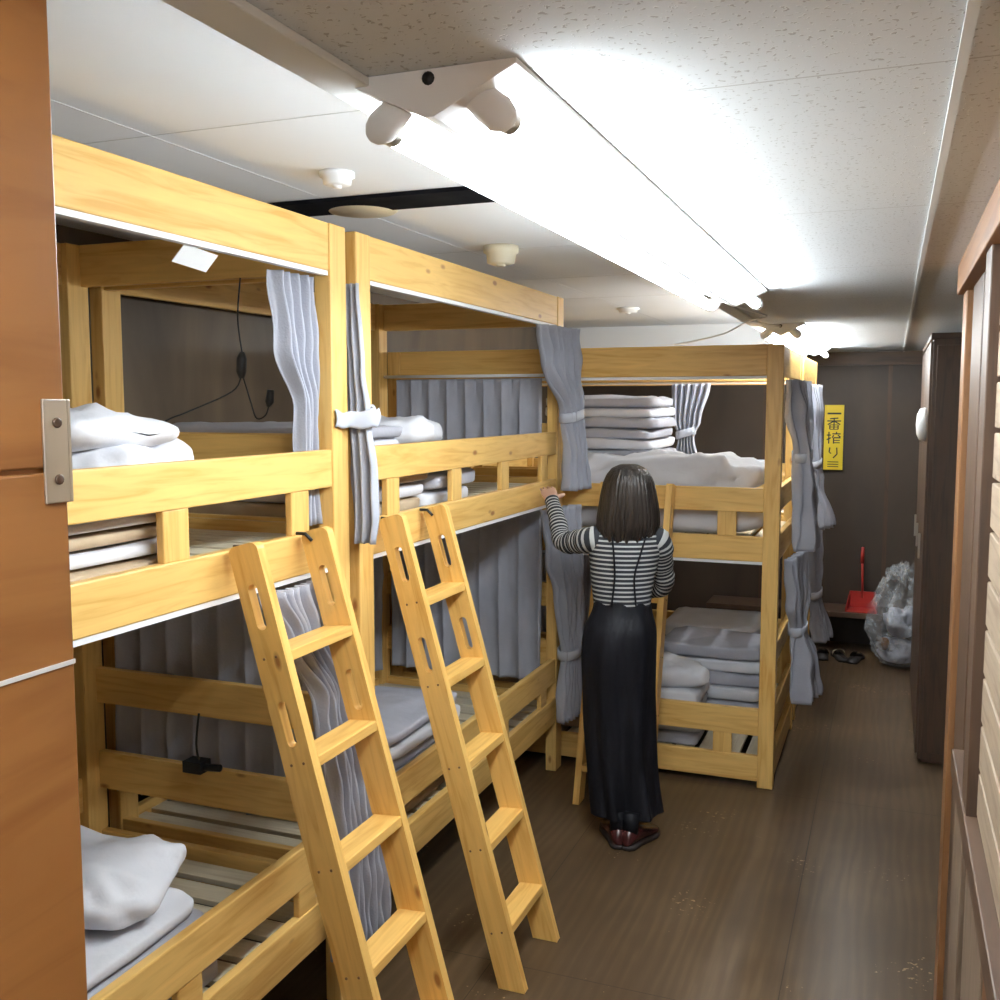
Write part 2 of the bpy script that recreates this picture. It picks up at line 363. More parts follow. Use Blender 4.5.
# ------------------------------------------------------------------ ladders
def plate(outline,holes,th):
    cu=bpy.data.curves.new('tmp','CURVE');cu.dimensions='2D';cu.fill_mode='BOTH';cu.extrude=th/2
    for poly in [outline]+holes:
        sp=cu.splines.new('POLY');sp.points.add(len(poly)-1)
        for p,(x,y) in zip(sp.points,poly): p.co=(x,y,0,1)
        sp.use_cyclic_u=True
    o=bpy.data.objects.new('tmp',cu);S.collection.objects.link(o)
    dg=bpy.context.evaluated_depsgraph_get();dg.update()
    me=bpy.data.meshes.new_from_object(o.evaluated_get(dg))
    V=[v.co.copy() for v in me.vertices];F=[tuple(p.vertices) for p in me.polygons]
    bpy.data.objects.remove(o);bpy.data.curves.remove(cu);bpy.data.meshes.remove(me)
    return V,F
def ladder(c0,out,wid,ztop=1.50,reach=.47,width=.355,start=.05,th=.03,s0=.285,sp=.268):
    c0=Vector(c0);out=Vector(out);wid=Vector(wid);up=Vector((0,0,1))
    e=empty('bunk_ladder');mb=MB()
    T=Vector((start,ztop));Fp=Vector((start+reach,0))
    d=(Fp-T).normalized();n=Vector((-d.y,d.x)); hw=.043
    if n.x<0:n=-n
    LL=(Fp-T).length
    def P(s,t): q=T+d*s+n*t;return (q.x,q.y)
    arc=[P(.02-.02*math.sin(a),-(hw-.02)*1-.02*math.cos(a)) for a in [0,pi/8,pi/4,3*pi/8,pi/2]]+[P(.02-.02*math.cos(a),(hw-.02)+.02*math.sin(a)) for a in [0,pi/8,pi/4,3*pi/8,pi/2]]
    bl=T+d*LL-n*hw; bl=bl+d*(bl.y/(-d.y)); br=T+d*LL+n*hw; br=br+d*(br.y/(-d.y))
    outline=arc+[(br.x,br.y+.001),(bl.x,bl.y+.001)]
    holes=[]
    for a0,a1 in ((.10,.215),(.395,.51)):
        r=.014
        h=[P(a0+r-r*math.cos(a),r*math.sin(a)) for a in [(-pi/2)+pi*k/8 for k in range(9)]]
        h+=[P(a1-r+r*math.cos(a),-r*math.sin(a)) for a in [(-pi/2)+pi*k/8 for k in range(9)]]
        holes.append(h)
    V,F=plate(outline,holes,th)
    for side in (-1,1):
        off=side*(width/2-th/2)
        ru,rv=random.random()*9,random.random()*9
        W3=[c0*1+out*v.x+up*v.y+wid*(off+v.z) for v in V]
        uv=[]
        for f in F:
            uv.append([((V[i].x-T.x)*d.x+(V[i].y-T.y)*d.y+ru,(V[i].x-T.x)*n.x+(V[i].y-T.y)*n.y+V[i].z+rv) for i in f])
        mb.add(W3,F,uv,0)
    R=Matrix((( wid.x,out.x,0,0),(wid.y,out.y,0,0),(0,0,1,0),(0,0,0,1)))
    for k in range(5):
        s=s0+sp*k
        if s>LL-.08: continue
        q=T+d*s
        c=c0+out*q.x+up*q.y
        M=Matrix.Translation(c)@R@Matrix.Rotation(math.radians(4),4,'X')
        mb.box((-width/2+th-.002,-.042,-.014),(width/2-th+.002,.042,.014),0,M)
    mb.obj('ladder_frame',[PINE2],e,bevel=.003)
    bp=MB()
    for k in range(5):
        s=s0+sp*k
        if s>LL-.08: continue
        for side in (-1,1):
            for t in (-.018,.018):
                q=T+d*s+n*t;c=c0+out*q.x+up*q.y+wid*side*(width/2)
                bp.cyl(c-wid*side*.001,c+wid*side*.0012,.0035,10)
    bp.obj('bolt_heads',[BEAMW],e)
    hk=MB()
    for side in (-1,1):
        c=c0+wid*side*(width/2-th-.006)
        q=[c+out*(start)+up*(ztop-.03),c+out*(start-.02)+up*(ztop-.012),c+out*(start-.048)+up*(ztop-.012)]
        hk.tube(q,.005,8,0)
    hk.obj('hooks',[BLACK],e)
    return e
ladder((XF,2.20,0),(1,0,0),(0,1,0),reach=.42)
ladder((XF,2.975,0),(1,0,0),(0,1,0),ztop=1.49,reach=.415)
ladder((-1.14,4.80,0),(0,-1,0),(1,0,0),ztop=1.46,reach=.42)

# ------------------------------------------------------------------ curtains
def sstep(t): return t*t*(3-2*t)
def curtain(levels,dirv,nf=6,nu=90,band=None,seed=0,name='privacy_curtain',pleat=False):
    dv=Vector((dirv[0],dirv[1],0)).normalized();nv=Vector((-dv.y,dv.x,0))
    def at(z):
        for a,b in zip(levels,levels[1:]):
            if a[0]>=z>=b[0]:
                t=sstep((a[0]-z)/(a[0]-b[0]) if a[0]!=b[0] else 0)
                return [a[k]*(1-t)+b[k]*t for k in range(1,5)]
        return list(levels[-1][1:])
    z0,z1=levels[0][0],levels[-1][0];nz=max(10,int((z0-z1)/.02))
    G=[]
    for j in range(nz+1):
        z=z0+(z1-z0)*j/nz;cx,cy,w,am=at(z);row=[]
        for i in range(nu+1):
            u=i/nu
            uu=u+.035*noise.noise(Vector((u*4,z*1.2,seed)))+.012*math.sin(2*pi*nf*u*.5+seed)
            ph=2*pi*nf*uu+.9*noise.noise(Vector((u*2,z*1.5,seed+5)))
            if pleat:
                k=max(0,1-(z0-z)/.10)
                o=am*((abs(math.sin(ph/2))**.5*2-1)*(1-.3*k)+k*.8*math.exp(-((ph/(2*pi))%1-.5)**2/.006))
            else:
                o=am*(math.sin(ph)+.25*math.sin(2*ph+1))*(.75+.5*noise.noise(Vector((u*nf*.7,z*.8,seed+9))))
            o+=am*.4*noise.noise(Vector((u*nf*2.1,z*9,seed+3)))
            zz=z+(.008*noise.noise(Vector((u*6,0,seed))) if j==nz else 0)
            row.append(Vector((cx,cy,zz))+dv*((uu-.5)*w)+nv*o)
        G.append(row)
    mb=MB();mb.grid(G,0)
    if band:
        cx,cy,w,am=at(band);rr=[]
        for zz,g in ((band+.022,.9),(band+.02,1.0),(band-.02,1.0),(band-.022,.9)):
            rr.append([Vector((cx,cy,zz+.015*math.cos(a)))+dv*math.cos(a)*(w/2+.008)*g+nv*math.sin(a)*(am*1.25+.006)*g for a in [2*pi*k/28 for k in range(28)]])
        mb.loft(rr,1,caps=False)
    return mb.obj(name,[CURT,CURTB],recalc=False,solid=.003)
curtain([(2.205,XF-.055,2.425,.20,.022),(2.0,XF-.055,2.445,.18,.026),(1.84,XF-.06,2.50,.10,.022),(1.70,XF-.065,2.51,.10,.020),(1.49,XF-.065,2.51,.12,.022)],(0,1),5,seed=1)
curtain([(2.2,XF-.0,2.664,.06,.018),(1.95,XF+.01,2.664,.07,.020),(1.82,XF+.02,2.664,.08,.020),(1.65,XF+.035,2.66,.10,.022),(1.50,XF+.04,2.66,.10,.024),(1.42,XF+.035,2.66,.09,.026)],(1,-.1),3,nu=50,seed=2)
def ribbon(name,pts,h,mats):
    P,R=smooth_path(pts,[1]*len(pts),8);n=len(P);G=[]
    for k in range(7):
        v=(k/6-.5)
        G.append([p+Vector((.006*math.cos(v*pi),0,v*h*(1-.35*math.sin(pi*i/(n-1)*2+.6)**2*.5)+.003*math.sin(i*.9)))for i,p in enumerate(P)])
    b=MB();b.grid(G,0);return b.obj(name,mats,recalc=False,solid=.004)
ribbon('curtain_tieback_strap',[(XF+.006,2.55,1.80),(XF+.020,2.60,1.795),(XF+.078,2.64,1.80),(XF+.073,2.69,1.805),(XF+.014,2.74,1.81),(XF+.008,2.786,1.812)],.055,[CURTB])
curtain([(1.35,XF+.03,2.27,.28,.022),(1.22,XF+.035,2.32,.20,.028),(1.0,XF+.045,2.44,.15,.032),(.7,XF+.05,2.52,.20,.032),(.45,XF+.055,2.56,.24,.034),(.20,XF+.055,2.57,.27,.038)],(0,1),7,seed=3)
curtain([(2.205,XF+.045,4.53,.40,.03),(2.05,XF+.045,4.56,.35,.035),(1.80,XF+.07,4.66,.17,.035),(1.62,XF+.08,4.68,.17,.04),(1.43,XF+.09,4.68,.22,.045)],(.15,1),7,band=1.79,seed=4)
curtain([(1.35,XF+.045,4.56,.36,.03),(1.15,XF+.05,4.60,.30,.04),(.92,XF+.06,4.66,.24,.04),(.62,XF+.06,4.69,.15,.04),(.5,XF+.06,4.69,.16,.04),(.28,XF+.06,4.68,.22,.045)],(.15,1),6,band=.62,seed=5)
curtain([(1.33,-2.04,2.668,.86,.010),(.50,-2.04,2.668,.86,.014)],(1,0),8,nu=200,seed=6,pleat=True)
curtain([(1.97,-2.02,4.68,.80,.012),(1.60,-2.02,4.68,.80,.018)],(1,0),8,nu=200,seed=7,pleat=True)
curtain([(1.33,-2.04,4.68,.84,.012),(.45,-2.04,4.68,.84,.018)],(1,0),8,nu=200,seed=8,pleat=True)
curtain([(1.33,-2.46,3.72,1.75,.012),(.45,-2.46,3.72,1.75,.018)],(0,1),15,nu=300,seed=9,pleat=True)
b=MB();b.cyl((-2.48,4.68,1.985),(-1.60,4.68,1.985),.008,10);b.obj('curtain_rod',[WHITEP])
curtain([(1.96,-.43,5.12,.42,.025),(1.8,-.42,5.10,.36,.035),(1.60,-.40,5.02,.14,.032),(1.45,-.39,5.02,.18,.045),(1.14,-.37,5.06,.26,.05)],(.1,1),6,band=1.60,seed=10)
curtain([(1.09,-.43,5.20,.42,.025),(.85,-.42,5.20,.34,.035),(.72,-.41,5.18,.14,.032),(.55,-.385,5.22,.22,.05),(.34,-.37,5.26,.3,.055)],(.1,1),6,band=.72,seed=11)
curtain([(1.96,-.445,6.22,.42,.025),(1.75,-.435,6.2,.34,.03),(1.5,-.425,6.15,.16,.032),(1.4,-.42,6.15,.18,.04),(1.12,-.37,6.18,.30,.06)],(.1,1),6,band=1.50,seed=12)
curtain([(1.09,-.43,6.35,.42,.03),(.85,-.42,6.35,.34,.035),(.70,-.41,6.32,.16,.032),(.40,-.37,6.36,.28,.05)],(.1,1),6,band=.70,seed=13)
curtain([(1.96,-1.08,5.735,.22,.022),(1.75,-1.10,5.735,.16,.026),(1.66,-1.10,5.735,.09,.026),(1.35,-1.10,5.735,.26,.03)],(1,0),6,band=1.68,seed=14)
curtain([(1.09,-1.9,5.735,.9,.012),(.45,-1.9,5.735,.9,.018)],(1,0),12,nu=150,seed=15)

# ------------------------------------------------------------------ bedding
def puff(mb,c,size,e1=1.0,e2=.4,nz=.012,rot=0,mat=0,seed=0,tilt=0,nu=56,nv=22,fs=7):
    def sp(x,e): return math.copysign(abs(x)**e,x)
    M=Matrix.Translation(c)@Matrix.Rotation(rot,4,'Z')@Matrix.Rotation(tilt,4,'X')
    G=[]
    for j in range(nv+1):
        ph=-pi/2+pi*j/nv;row=[]
        for i in range(nu):
            th=2*pi*i/nu
            x=sp(math.cos(ph),e1)*sp(math.cos(th),e2);y=sp(math.cos(ph),e1)*sp(math.sin(th),e2);z=sp(math.sin(ph),e1)
            p=Vector((x*size[0]/2,y*size[1]/2,z*size[2]/2))
            q=p*fs+Vector((seed*3.1,seed,0))
            k=nz*noise.noise(q)+nz*.5*noise.noise(q*2.7)
            p=p+Vector((k*x,k*y,(k if z>0 else k*.2)))
            row.append(M@p)
        G.append(row)
    mb.grid(G,mat,closed=True)
def stack(name,c,size,n,mats,seed=0,rot=0,nz=.008):
    mb=MB();h=size[2]/n
    for i in range(n):
        z=c[2]+h*(i+.5)
        dx=.012*math.sin(i*2.3+seed);dy=.012*math.cos(i*1.7+seed)
        puff(mb,(c[0]+dx,c[1]+dy,z),(size[0],size[1],h*1.06),.35,.18,nz,rot,i%len(mats),seed+i)
    return mb.obj(name,mats)
def pillow(c,size,rot=0,tilt=0,seed=0,mat=None):
    mb=MB();puff(mb,c,size,.85,.42,.03,rot,0,seed,tilt,nu=72,nv=28);return mb.obj('pillow',[mat or LINEN])
stack('folded_mattress',(-1.98,1.72,1.452),(.80,.52,.19),5,[TAN,LINEN],1)
pillow((-1.90,1.84,1.70),(.62,.46,.13),.15,seed=1);pillow((-1.88,1.82,1.775),(.58,.42,.10),-.1,seed=2)
stack('folded_mattress',(-2.0,3.10,1.452),(.80,.52,.16),3,[TAN,LINEN],4)
stack('folded_futon',(-2.05,3.15,1.612),(.74,.62,.16),3,[LINENG,LINEN],3,nz=.014)
pillow((-1.80,3.46,1.735),(.36,.42,.13),.2,seed=3)
stack('folded_futon',(-1.9,3.58,1.452),(.62,.42,.2),3,[LINEN,LINENG],5,nz=.012)
stack('folded_mattress',(-1.98,1.78,.352),(.80,.56,.19),3,[LINENG,TAN],6)
stack('folded_futon',(-2.0,1.76,.542),(.76,.53,.035),1,[LINEN],7,nz=.010)
pillow((-1.90,1.88,.645),(.50,.38,.13),.3,.10,seed=4)
stack('folded_mattress',(-2.0,3.25,.352),(.80,.60,.14),2,[TAN,LINEN],8)
stack('folded_futon',(-1.95,3.3,.492),(.74,.62,.20),4,[LINEN,LINENG],9,nz=.015)
stack('folded_mattress',(-1.45,5.42,1.192),(.62,.60,.30),4,[TAN,LINENG],10)
stack('folded_futon',(-1.45,5.42,1.492),(.60,.58,.39),7,[LINENG,LINENG,LINEN],11,nz=.018)
mb=MB();puff(mb,(-1.12,5.06,1.49),(1.05,.34,.22),.7,.45,.05,0.0,0,5,nu=90,nv=34,fs=5);puff(mb,(-1.1,5.06,1.32),(1.1,.34,.24),.6,.3,.03,0,0,8)
mb.obj('rumpled_duvet',[LINEN])
stack('folded_futon',(-1.08,5.06,.128),(.46,.34,.28),4,[LINENG,LINEN],12,nz=.014)
pillow((-1.05,5.05,.46),(.40,.30,.13),.2,seed=7)
stack('folded_futon',(-.86,5.50,.128),(.56,.46,.44),6,[LINEN,LINENG],13,nz=.014)
stack('folded_mattress',(-1.75,5.30,.128),(.7,.7,.24),3,[TAN,LINENG],14)
stack('folded_futon',(-1.0,6.4,1.192),(.6,.6,.30),4,[LINEN,LINENG],15)
stack('folded_futon',(-1.0,6.4,.128),(.6,.6,.36),4,[LINENG,LINEN],16)

# ------------------------------------------------------------------ fluorescent lights
def fixture(xc,y0,y1):
    e=empty('fluorescent_light');b=MB();zc=ZC-.0006
    prof=[(-.112,0),(-.112,-.006),(-.006,-.056),(.006,-.056),(.112,-.006),(.112,0)]
    rings=[[Vector((xc+x,y,zc+z)) for x,z in prof] for y in (y0,y1)]
    n=len(prof);V=rings[0]+rings[1]
    F=[(i,(i+1)%n,n+(i+1)%n,n+i) for i in range(n)]+[tuple(range(n))[::-1],tuple(range(n,2*n))]
    b.add(V,F,[[(0,0)]*len(f) for f in F],0)
    tb=MB()
    for sx in (-1,1):
        cx=xc+sx*.080;cz=ZC-.054
        for y in (y0+.03,y1-.03):
            b.tube([(xc+sx*.045,y,ZC-.028),(xc+sx*.062,y,ZC-.040),(cx,y,cz),(cx+sx*.012,y,cz-.007),(cx+sx*.018,y,cz-.010)],[.015,.021,.022,.016,.007],16,0,flat=.75,up=Vector((0,1,0)))
        tb.cyl((cx,y0+.045,cz),(cx,y1-.045,cz),.0155,20)
        for y in (y0+.05,y1-.05): b.cyl((cx,y-.012,cz),(cx,y+.012,cz),.0165,20,1)
    b.obj('housing',[WHITEP,STEEL],e,bevel=.002);tb.obj('tubes',[TUBE],e)
    k=MB();k.cyl((xc,y0-.002,ZC-.012),(xc,y0+.002,ZC-.012),.008,12);k.obj('knockout',[BLACK],e)
fixture(-.53,1.12,3.62);fixture(-.53,5.15,7.45);fixture(-.35,-1.1,.35)  # last one is unseen, added behind the camera to brighten the near end
b=MB();P,R=smooth_path([(-.53,3.64,ZC-.012),(-.56,3.9,ZC-.03),(-.5,4.3,ZC-.035),(-.62,4.7,ZC-.02),(-.53,5.13,ZC-.014)],[.004]*5);b.tube(P,R,8)
P,R=smooth_path([(-.62,4.7,ZC-.012),(-.75,4.85,ZC-.06),(-.9,4.9,2.15),(-1.0,4.86,2.13)],[.004]*4);b.tube(P,R,8);b.obj('ceiling_cable',[WHITEP])

def detector(x,y,r,h,mat,z=ZH):
    b=MB()
    pr=[(r*1.0,0),(r*1.02,-h*.35),(r*.85,-h*.45),(r*.8,-h*.9),(r*.5,-h),(.001,-h)]
    b.loft([[Vector((x+rr*math.cos(a),y+rr*math.sin(a),z-.0006+dz)) for a in [2*pi*k/32 for k in range(32)]] for rr,dz in pr],0)
    b.cyl((x,y,z-h-.006),(x,y,z-h+.002),r*.25,16)
    return b.obj('smoke_detector',[mat])
def ceilpt(px,py,h):
    a=(px-500)/1000;bb=(500-py)/1000
    d=Vector((-.3627+.9313*a-.0345*bb,.9271+.3643*a+.0881*bb,-.0946+.9955*bb));t=h/d.z
    return d.x*t,d.y*t
x,y=ceilpt(337,172,.6);detector(x,y,.045,.035,WHITEP)
x,y=ceilpt(501,246,.6);detector(x,y,.066,.07,BEIGE)
x,y=ceilpt(628,308,.6);detector(x,y,.07,.03,WHITEP)
x,y=ceilpt(362,208,.6)
b=MB();b.loft([[Vector((x+rr*math.cos(a),y+rr*math.sin(a),ZH-.0006+dz)) for a in [2*pi*k/32 for k in range(32)]] for rr,dz in ((.11,0),(.11,-.006),(.1,-.012),(.001,-.013))],0)
b.obj('ceiling_cover_plate',[BEIGE])

# ------------------------------------------------------------------ cables, tag
b=MB()
P,R=smooth_path([(-1.84,2.56,2.22),(-1.845,2.55,2.1),(-1.835,2.555,1.99)],[.0025]*3);b.tube(P,R,8)
b.tube([(-1.835,2.555,2.0),(-1.838,2.555,1.98),(-1.84,2.555,1.94),(-1.84,2.555,1.92)],[.007,.016,.016,.008],10)
P,R=smooth_path([(-1.84,2.555,1.93),(-1.85,2.52,1.88),(-1.95,2.44,1.82),(-1.99,2.41,1.80),(-2.06,2.38,1.76)],[.0025]*5);b.tube(P,R,8)
b.tube([(-2.06,2.38,1.78),(-2.06,2.38,1.76),(-2.06,2.38,1.74),(-2.06,2.38,1.70)],[.006,.018,.027,.024],12)
P,R=smooth_path([(-1.84,2.56,1.93),(-1.82,2.57,1.85),(-1.80,2.57,1.80),(-1.76,2.56,1.81),(-1.745,2.56,1.85)],[.0025]*5);b.tube(P,R,8)
b.tube([(-1.75,2.56,1.835),(-1.745,2.56,1.85),(-1.74,2.56,1.885)],[.006,.014,.011],10)
b.obj('power_cable',[BLACK])
b=MB();P,R=smooth_path([(-2.05,2.575,.85),(-2.06,2.57,.75),(-2.04,2.56,.68)],[.004]*3);b.tube(P,R,8);b.box((-2.09,2.535,.662),(-2.02,2.59,.70));b.cyl((-2.02,2.56,.68),(-1.96,2.56,.685),.012,10);b.obj('power_outlet_tap',[BLACK],bevel=.003)
b=MB();V=[(-1.555,1.95,2.215),(-1.555,2.075,2.205),(-1.585,2.065,2.165),(-1.585,1.94,2.175)]
b.add([Vector(v) for v in V],[(0,1,2,3)],[[(0,0)]*4],0);b.obj('hanging_tag',[WHITEP],solid=.002)

# ------------------------------------------------------------------ far end things
sx=-.415
e=empty('wall_sign');b=MB();b.box((sx-.07,YF-.03,1.345),(sx+.07,YF-.022,1.84));b.obj('sign_board',[YEL],e)
b=MB();cx=sx;y=YF-.0305
def st(x0,z0,x1,z1,w=.009):
    p=Vector((x0,z0));q=Vector((x1,z1));d=(q-p);L=d.length;a=math.atan2(d.y,d.x)
    M=Matrix.Translation((cx+(x0+x1)/2,y,(z0+z1)/2))@Matrix.Rotation(-a,4,'Y')
    b.box((-L/2,-.0008,-w/2),(L/2,.0004,w/2),0,M)
z=1.775;st(-.05,z,.05,z,.013)
z=1.70
st(-.03,z+.035,.03,z+.04);st(-.05,z+.018,.05,z+.018);st(0,z+.04,0,z-.045);st(0,z+.018,-.045,z-.01);st(0,z+.018,.045,z-.01)
for q in (-.012,-.028,-.045): st(-.03,z+q,.03,z+q,.006)
st(-.03,z-.012,-.03,z-.045);st(.03,z-.012,.03,z-.045)
z=1.59
st(-.05,z+.02,-.02,z+.02);st(-.035,z+.045,-.035,z-.045);st(-.05,z-.015,-.02,z);st(-.01,z+.03,.05,z+.03);st(.02,z+.045,.02,z+.03);st(.0,z+.02,-.01,z);st(.03,z+.02,.05,z+.005)
st(.0,z,.0,z-.045);st(.0,z-.0,.05,z-.0);st(.0,z-.02,.045,z-.02,.007);st(.0,z-.038,.045,z-.038,.007)
z=1.48
st(-.025,z+.035,-.03,z);st(.025,z+.035,.028,z-.015);st(.028,z-.015,.0,z-.045);st(-.03,z,-.015,z-.01,.007)
for k in range(3): st(-.04,1.405-.018*k,.04,1.405-.018*k,.006)
b.obj('lettering',[INK],e)
b=MB();b.box((-1.3,7.72,.27),(-.02,YF-.035,.31));b.box((-1.3,7.72,.0005),(-1.26,YF-.035,.27));b.box((-.06,7.72,.0005),(-.02,YF-.035,.27));b.box((-.68,7.72,.0005),(-.64,YF-.035,.27));b.obj('low_shelf',[DARKW],bevel=.003)
e=empty('long_handled_dustpan');b=MB()
bx,by,bz=-.165,7.90,.312
M=Matrix.Translation((bx,by,bz))
V=[(-.11,-.16,.002),(.11,-.16,.002),(.09,.02,.004),(-.09,.02,.004),(-.11,-.16,.03),(.11,-.16,.03),(.09,.02,.13),(-.09,.02,.13)]
V=[M@Vector(v) for v in V]
F=[(0,1,2,3),(1,5,6,2),(0,3,7,4),(2,6,7,3)]
b.add(V,F,[[(0,0)]*4]*4,0);b.obj('pan',[RED],e,solid=.006)
b=MB();b.tube([(bx,by+.02,bz+.08),(bx-.01,by+.05,bz+.38)],.009,10);b.tube([(bx-.01,by+.05,bz+.34),(bx-.01,by+.055,bz+.46)],[.015,.012],10);b.obj('handle',[RED],e)
b=MB();G=[];bcx,bcy=.09,7.46
for j in range(61):
    ph=-pi/2+pi*j/60;row=[]
    for i in range(96):
        th=2*pi*i/96
        r=1+.22*noise.noise(Vector((math.cos(th)*2.2,math.sin(th)*2.2,ph*2.5)))+.20*abs(noise.noise(Vector((math.cos(th)*5,math.sin(th)*5,ph*6))))
        cz=math.sin(ph);w=max(0,math.cos(ph))**.7*(1 if cz<0 else 1-.5*cz)
        row.append(Vector((bcx+w*.20*r*math.cos(th),bcy+w*.20*r*math.sin(th),max(.003,.34+.33*cz*(1 if cz<0 else r*1.1)))))
    G.append(row)
b.grid(G,0,closed=True,smooth=False);b.obj('clear_plastic_rubbish_bag',[BAG])
b=MB();puff(b,(bcx,bcy,.13),(.24,.22,.2),.8,.8,.05,0,0,3);puff(b,(bcx-.09,bcy-.09,.18),(.07,.07,.09),.9,.9,.01,0,1,4);puff(b,(bcx+.02,bcy,.33),(.2,.2,.24),.9,.9,.07,0,0,6);b.obj('crumpled_rubbish',[LINENG,BEAMW])
def slipper(x,y,rot,mat):
    b=MB();M=Matrix.Translation((x,y,0))@Matrix.Rotation(rot,4,'Z')
    out=[(-.035,-.12),(-.04,-.05),(-.035,0),(-.047,.07),(-.035,.12),(0,.135),(.035,.12),(.047,.07),(.035,0),(.04,-.05),(.035,-.12),(0,-.13)]
    b.loft([[M@Vector((px,py,z)) for px,py in out] for z in (.001,.02)],0)
    G=[[M@Vector((math.cos(pi*i/10)*.046*(1-.15*j),.02+.028*j,.018+math.sin(pi*i/10)*.045*(1-.18*j))) for i in range(11)] for j in range(4)]
    b.grid(G,1);b.obj('slipper',[SOLE,mat],solid=.002)
slipper(-.30,7.57,.3,BEIGE);slipper(-.19,7.55,-.2,SOLE);slipper(-.42,7.57,.1,DARKW)

# tall cabinet on the right
e=empty('tall_cabinet');b=MB()
x0,x1,y0,y1,h=.165,XR-.002,5.45,7.0,2.195
b.box((x0+.012,y0,.02),(x1,y1,h-.02),0);b.box((x0,y0-.012,h-.03),(x1,y1+.012,h),1);b.box((x0+.03,y0+.02,0.0005),(x1,y1-.02,.03),1)
for k in range(3):
    a=y0+.01+k*(y1-y0-.02)/3;bb=a+(y1-y0-.02)/3-.01
    b.box((x0,a,.05),(x0+.014,bb,h-.04),1);b.box((x0-.012,bb-.06,1.0),(x0,bb-.045,1.14),2)
b.box((x0+.03,y0-.006,.06),(x1-.02,y0,h-.06),1)
b.obj('carcass',[DARKW,DARKW,STEEL],e,bevel=.003)
b=MB();b.loft([[Vector((x0+dx,5.62+rr*math.cos(a),1.74+rr*math.sin(a))) for a in [2*pi*k/32 for k in range(32)]] for rr,dx in ((.085,-.0005),(.088,-.012),(.08,-.035),(.05,-.048),(.001,-.052))],0)
b.obj('round_wall_lamp',[WHITEP])

# ------------------------------------------------------------------ woman
B=Vector((-1.01,4.04,0));Fw=Vector((-.32,.947,0)).normalized();Rt=Vector((Fw.y,-Fw.x,0));UP=Vector((0,0,1))
def W(s,f,z): return B+Rt*s+Fw*f+UP*z
woman=empty('woman')
def ell(s,f,z,a,bb,n=48,mod=None,tw=0):
    r=[]
    for i in range(n):
        t=2*pi*i/n;k=1 if mod is None else mod(t,z)
        r.append(W(s+a*k*math.cos(t),f+bb*k*math.sin(t),z+tw*math.cos(t)))
    return r
def lerp_rings(keys,n,mod=None,nn=48):
    out=[]
    for k in range(n+1):
        u=k/n*(len(keys)-1);i=min(int(u),len(keys)-2);t=u-i
        p=[keys[max(i-1,0)],keys[i],keys[i+1],keys[min(i+2,len(keys)-1)]]
        v=[.5*((2*p[1][c])+(p[2][c]-p[0][c])*t+(2*p[0][c]-5*p[1][c]+4*p[2][c]-p[3][c])*t*t+(3*p[1][c]-p[0][c]-3*p[2][c]+p[3][c])*t**3) for c in range(5)]
        out.append(ell(v[0],v[1],v[2],v[3],v[4],nn,mod))
    return out
def pm(t,z):
    low=max(0,min(1,(.85-z)/.7))
    c=math.cos(t)
    cleft=1-.26*low*math.exp(-(c/.22)**2)
    fold=1+(.02+.05*low)*math.cos(7*t+1.2*math.sin(z*3))+.025*low*math.cos(13*t+z*4)+.03*noise.noise(Vector((math.cos(t)*2,math.sin(t)*2,z*5)))
    return cleft*fold
b=MB()
b.loft(lerp_rings([(-.02,0,1.05,.114,.088),(-.022,0,.98,.127,.100),(-.03,-.01,.90,.152,.122),(-.035,-.01,.78,.156,.124),(-.03,0,.6,.150,.117),(-.02,0,.4,.146,.114),(-.005,0,.2,.146,.12),(.005,0,.115,.148,.128)],60,pm,96),0)
for sg in (-1,1):
    P,R=smooth_path([W(-.02+sg*.05,-.093,1.02),W(-.02+sg*.04,-.112,1.14),W(-.01+sg*.055,-.110,1.24),W(sg*.072,-.075,1.325),W(sg*.072,0,1.352),W(sg*.075,.09,1.28),W(sg*.07,.105,1.15),W(sg*.07-.02,.095,1.02)],[.004]*8)
    b.tube(P,R,8)
b.obj('velvet_dungaree_trousers',[VELVET],woman)
b=MB()
b.loft(lerp_rings([(-.02,0,.985,.115,.090),(-.02,0,1.03,.121,.092),(-.02,0,1.10,.130,.099),(-.015,0,1.18,.142,.105),(-.01,0,1.25,.152,.105),(-.005,.0,1.295,.150,.092),(0,.0,1.33,.120,.078),(0,.0,1.352,.075,.062),(0,.005,1.365,.056,.055)],40),0)
def sleeve(pts,rad):
    P,R=smooth_path(pts,rad,8)
    R=[r*(1+.05*math.sin(i*1.3)+.03*math.sin(i*2.9)) for i,r in enumerate(R)]
    b.tube(P,R,20)
Ls=W(-.105,.0,1.285);Le=Vector((-1.305,4.085,1.255));Lw=Vector((-1.415,4.255,1.415))
sleeve([Ls,W(-.15,.0,1.28),(Le+W(-.15,0,1.28))/2+Vector((0,0,-.005)),Le,(Le+Lw)/2,Lw],[.055,.056,.050,.044,.038,.031])
Rs=W(.09,.0,1.285);Re=Vector((-.895,4.21,1.065));Rw=Vector((-1.11,4.32,.99))
sleeve([Rs,W(.13,.0,1.27),(Re+W(.135,0,1.275))/2,Re,(Re+Rw)/2,Rw],[.055,.055,.048,.041,.037,.030])
b.obj('striped_top',[STRIPE],woman)
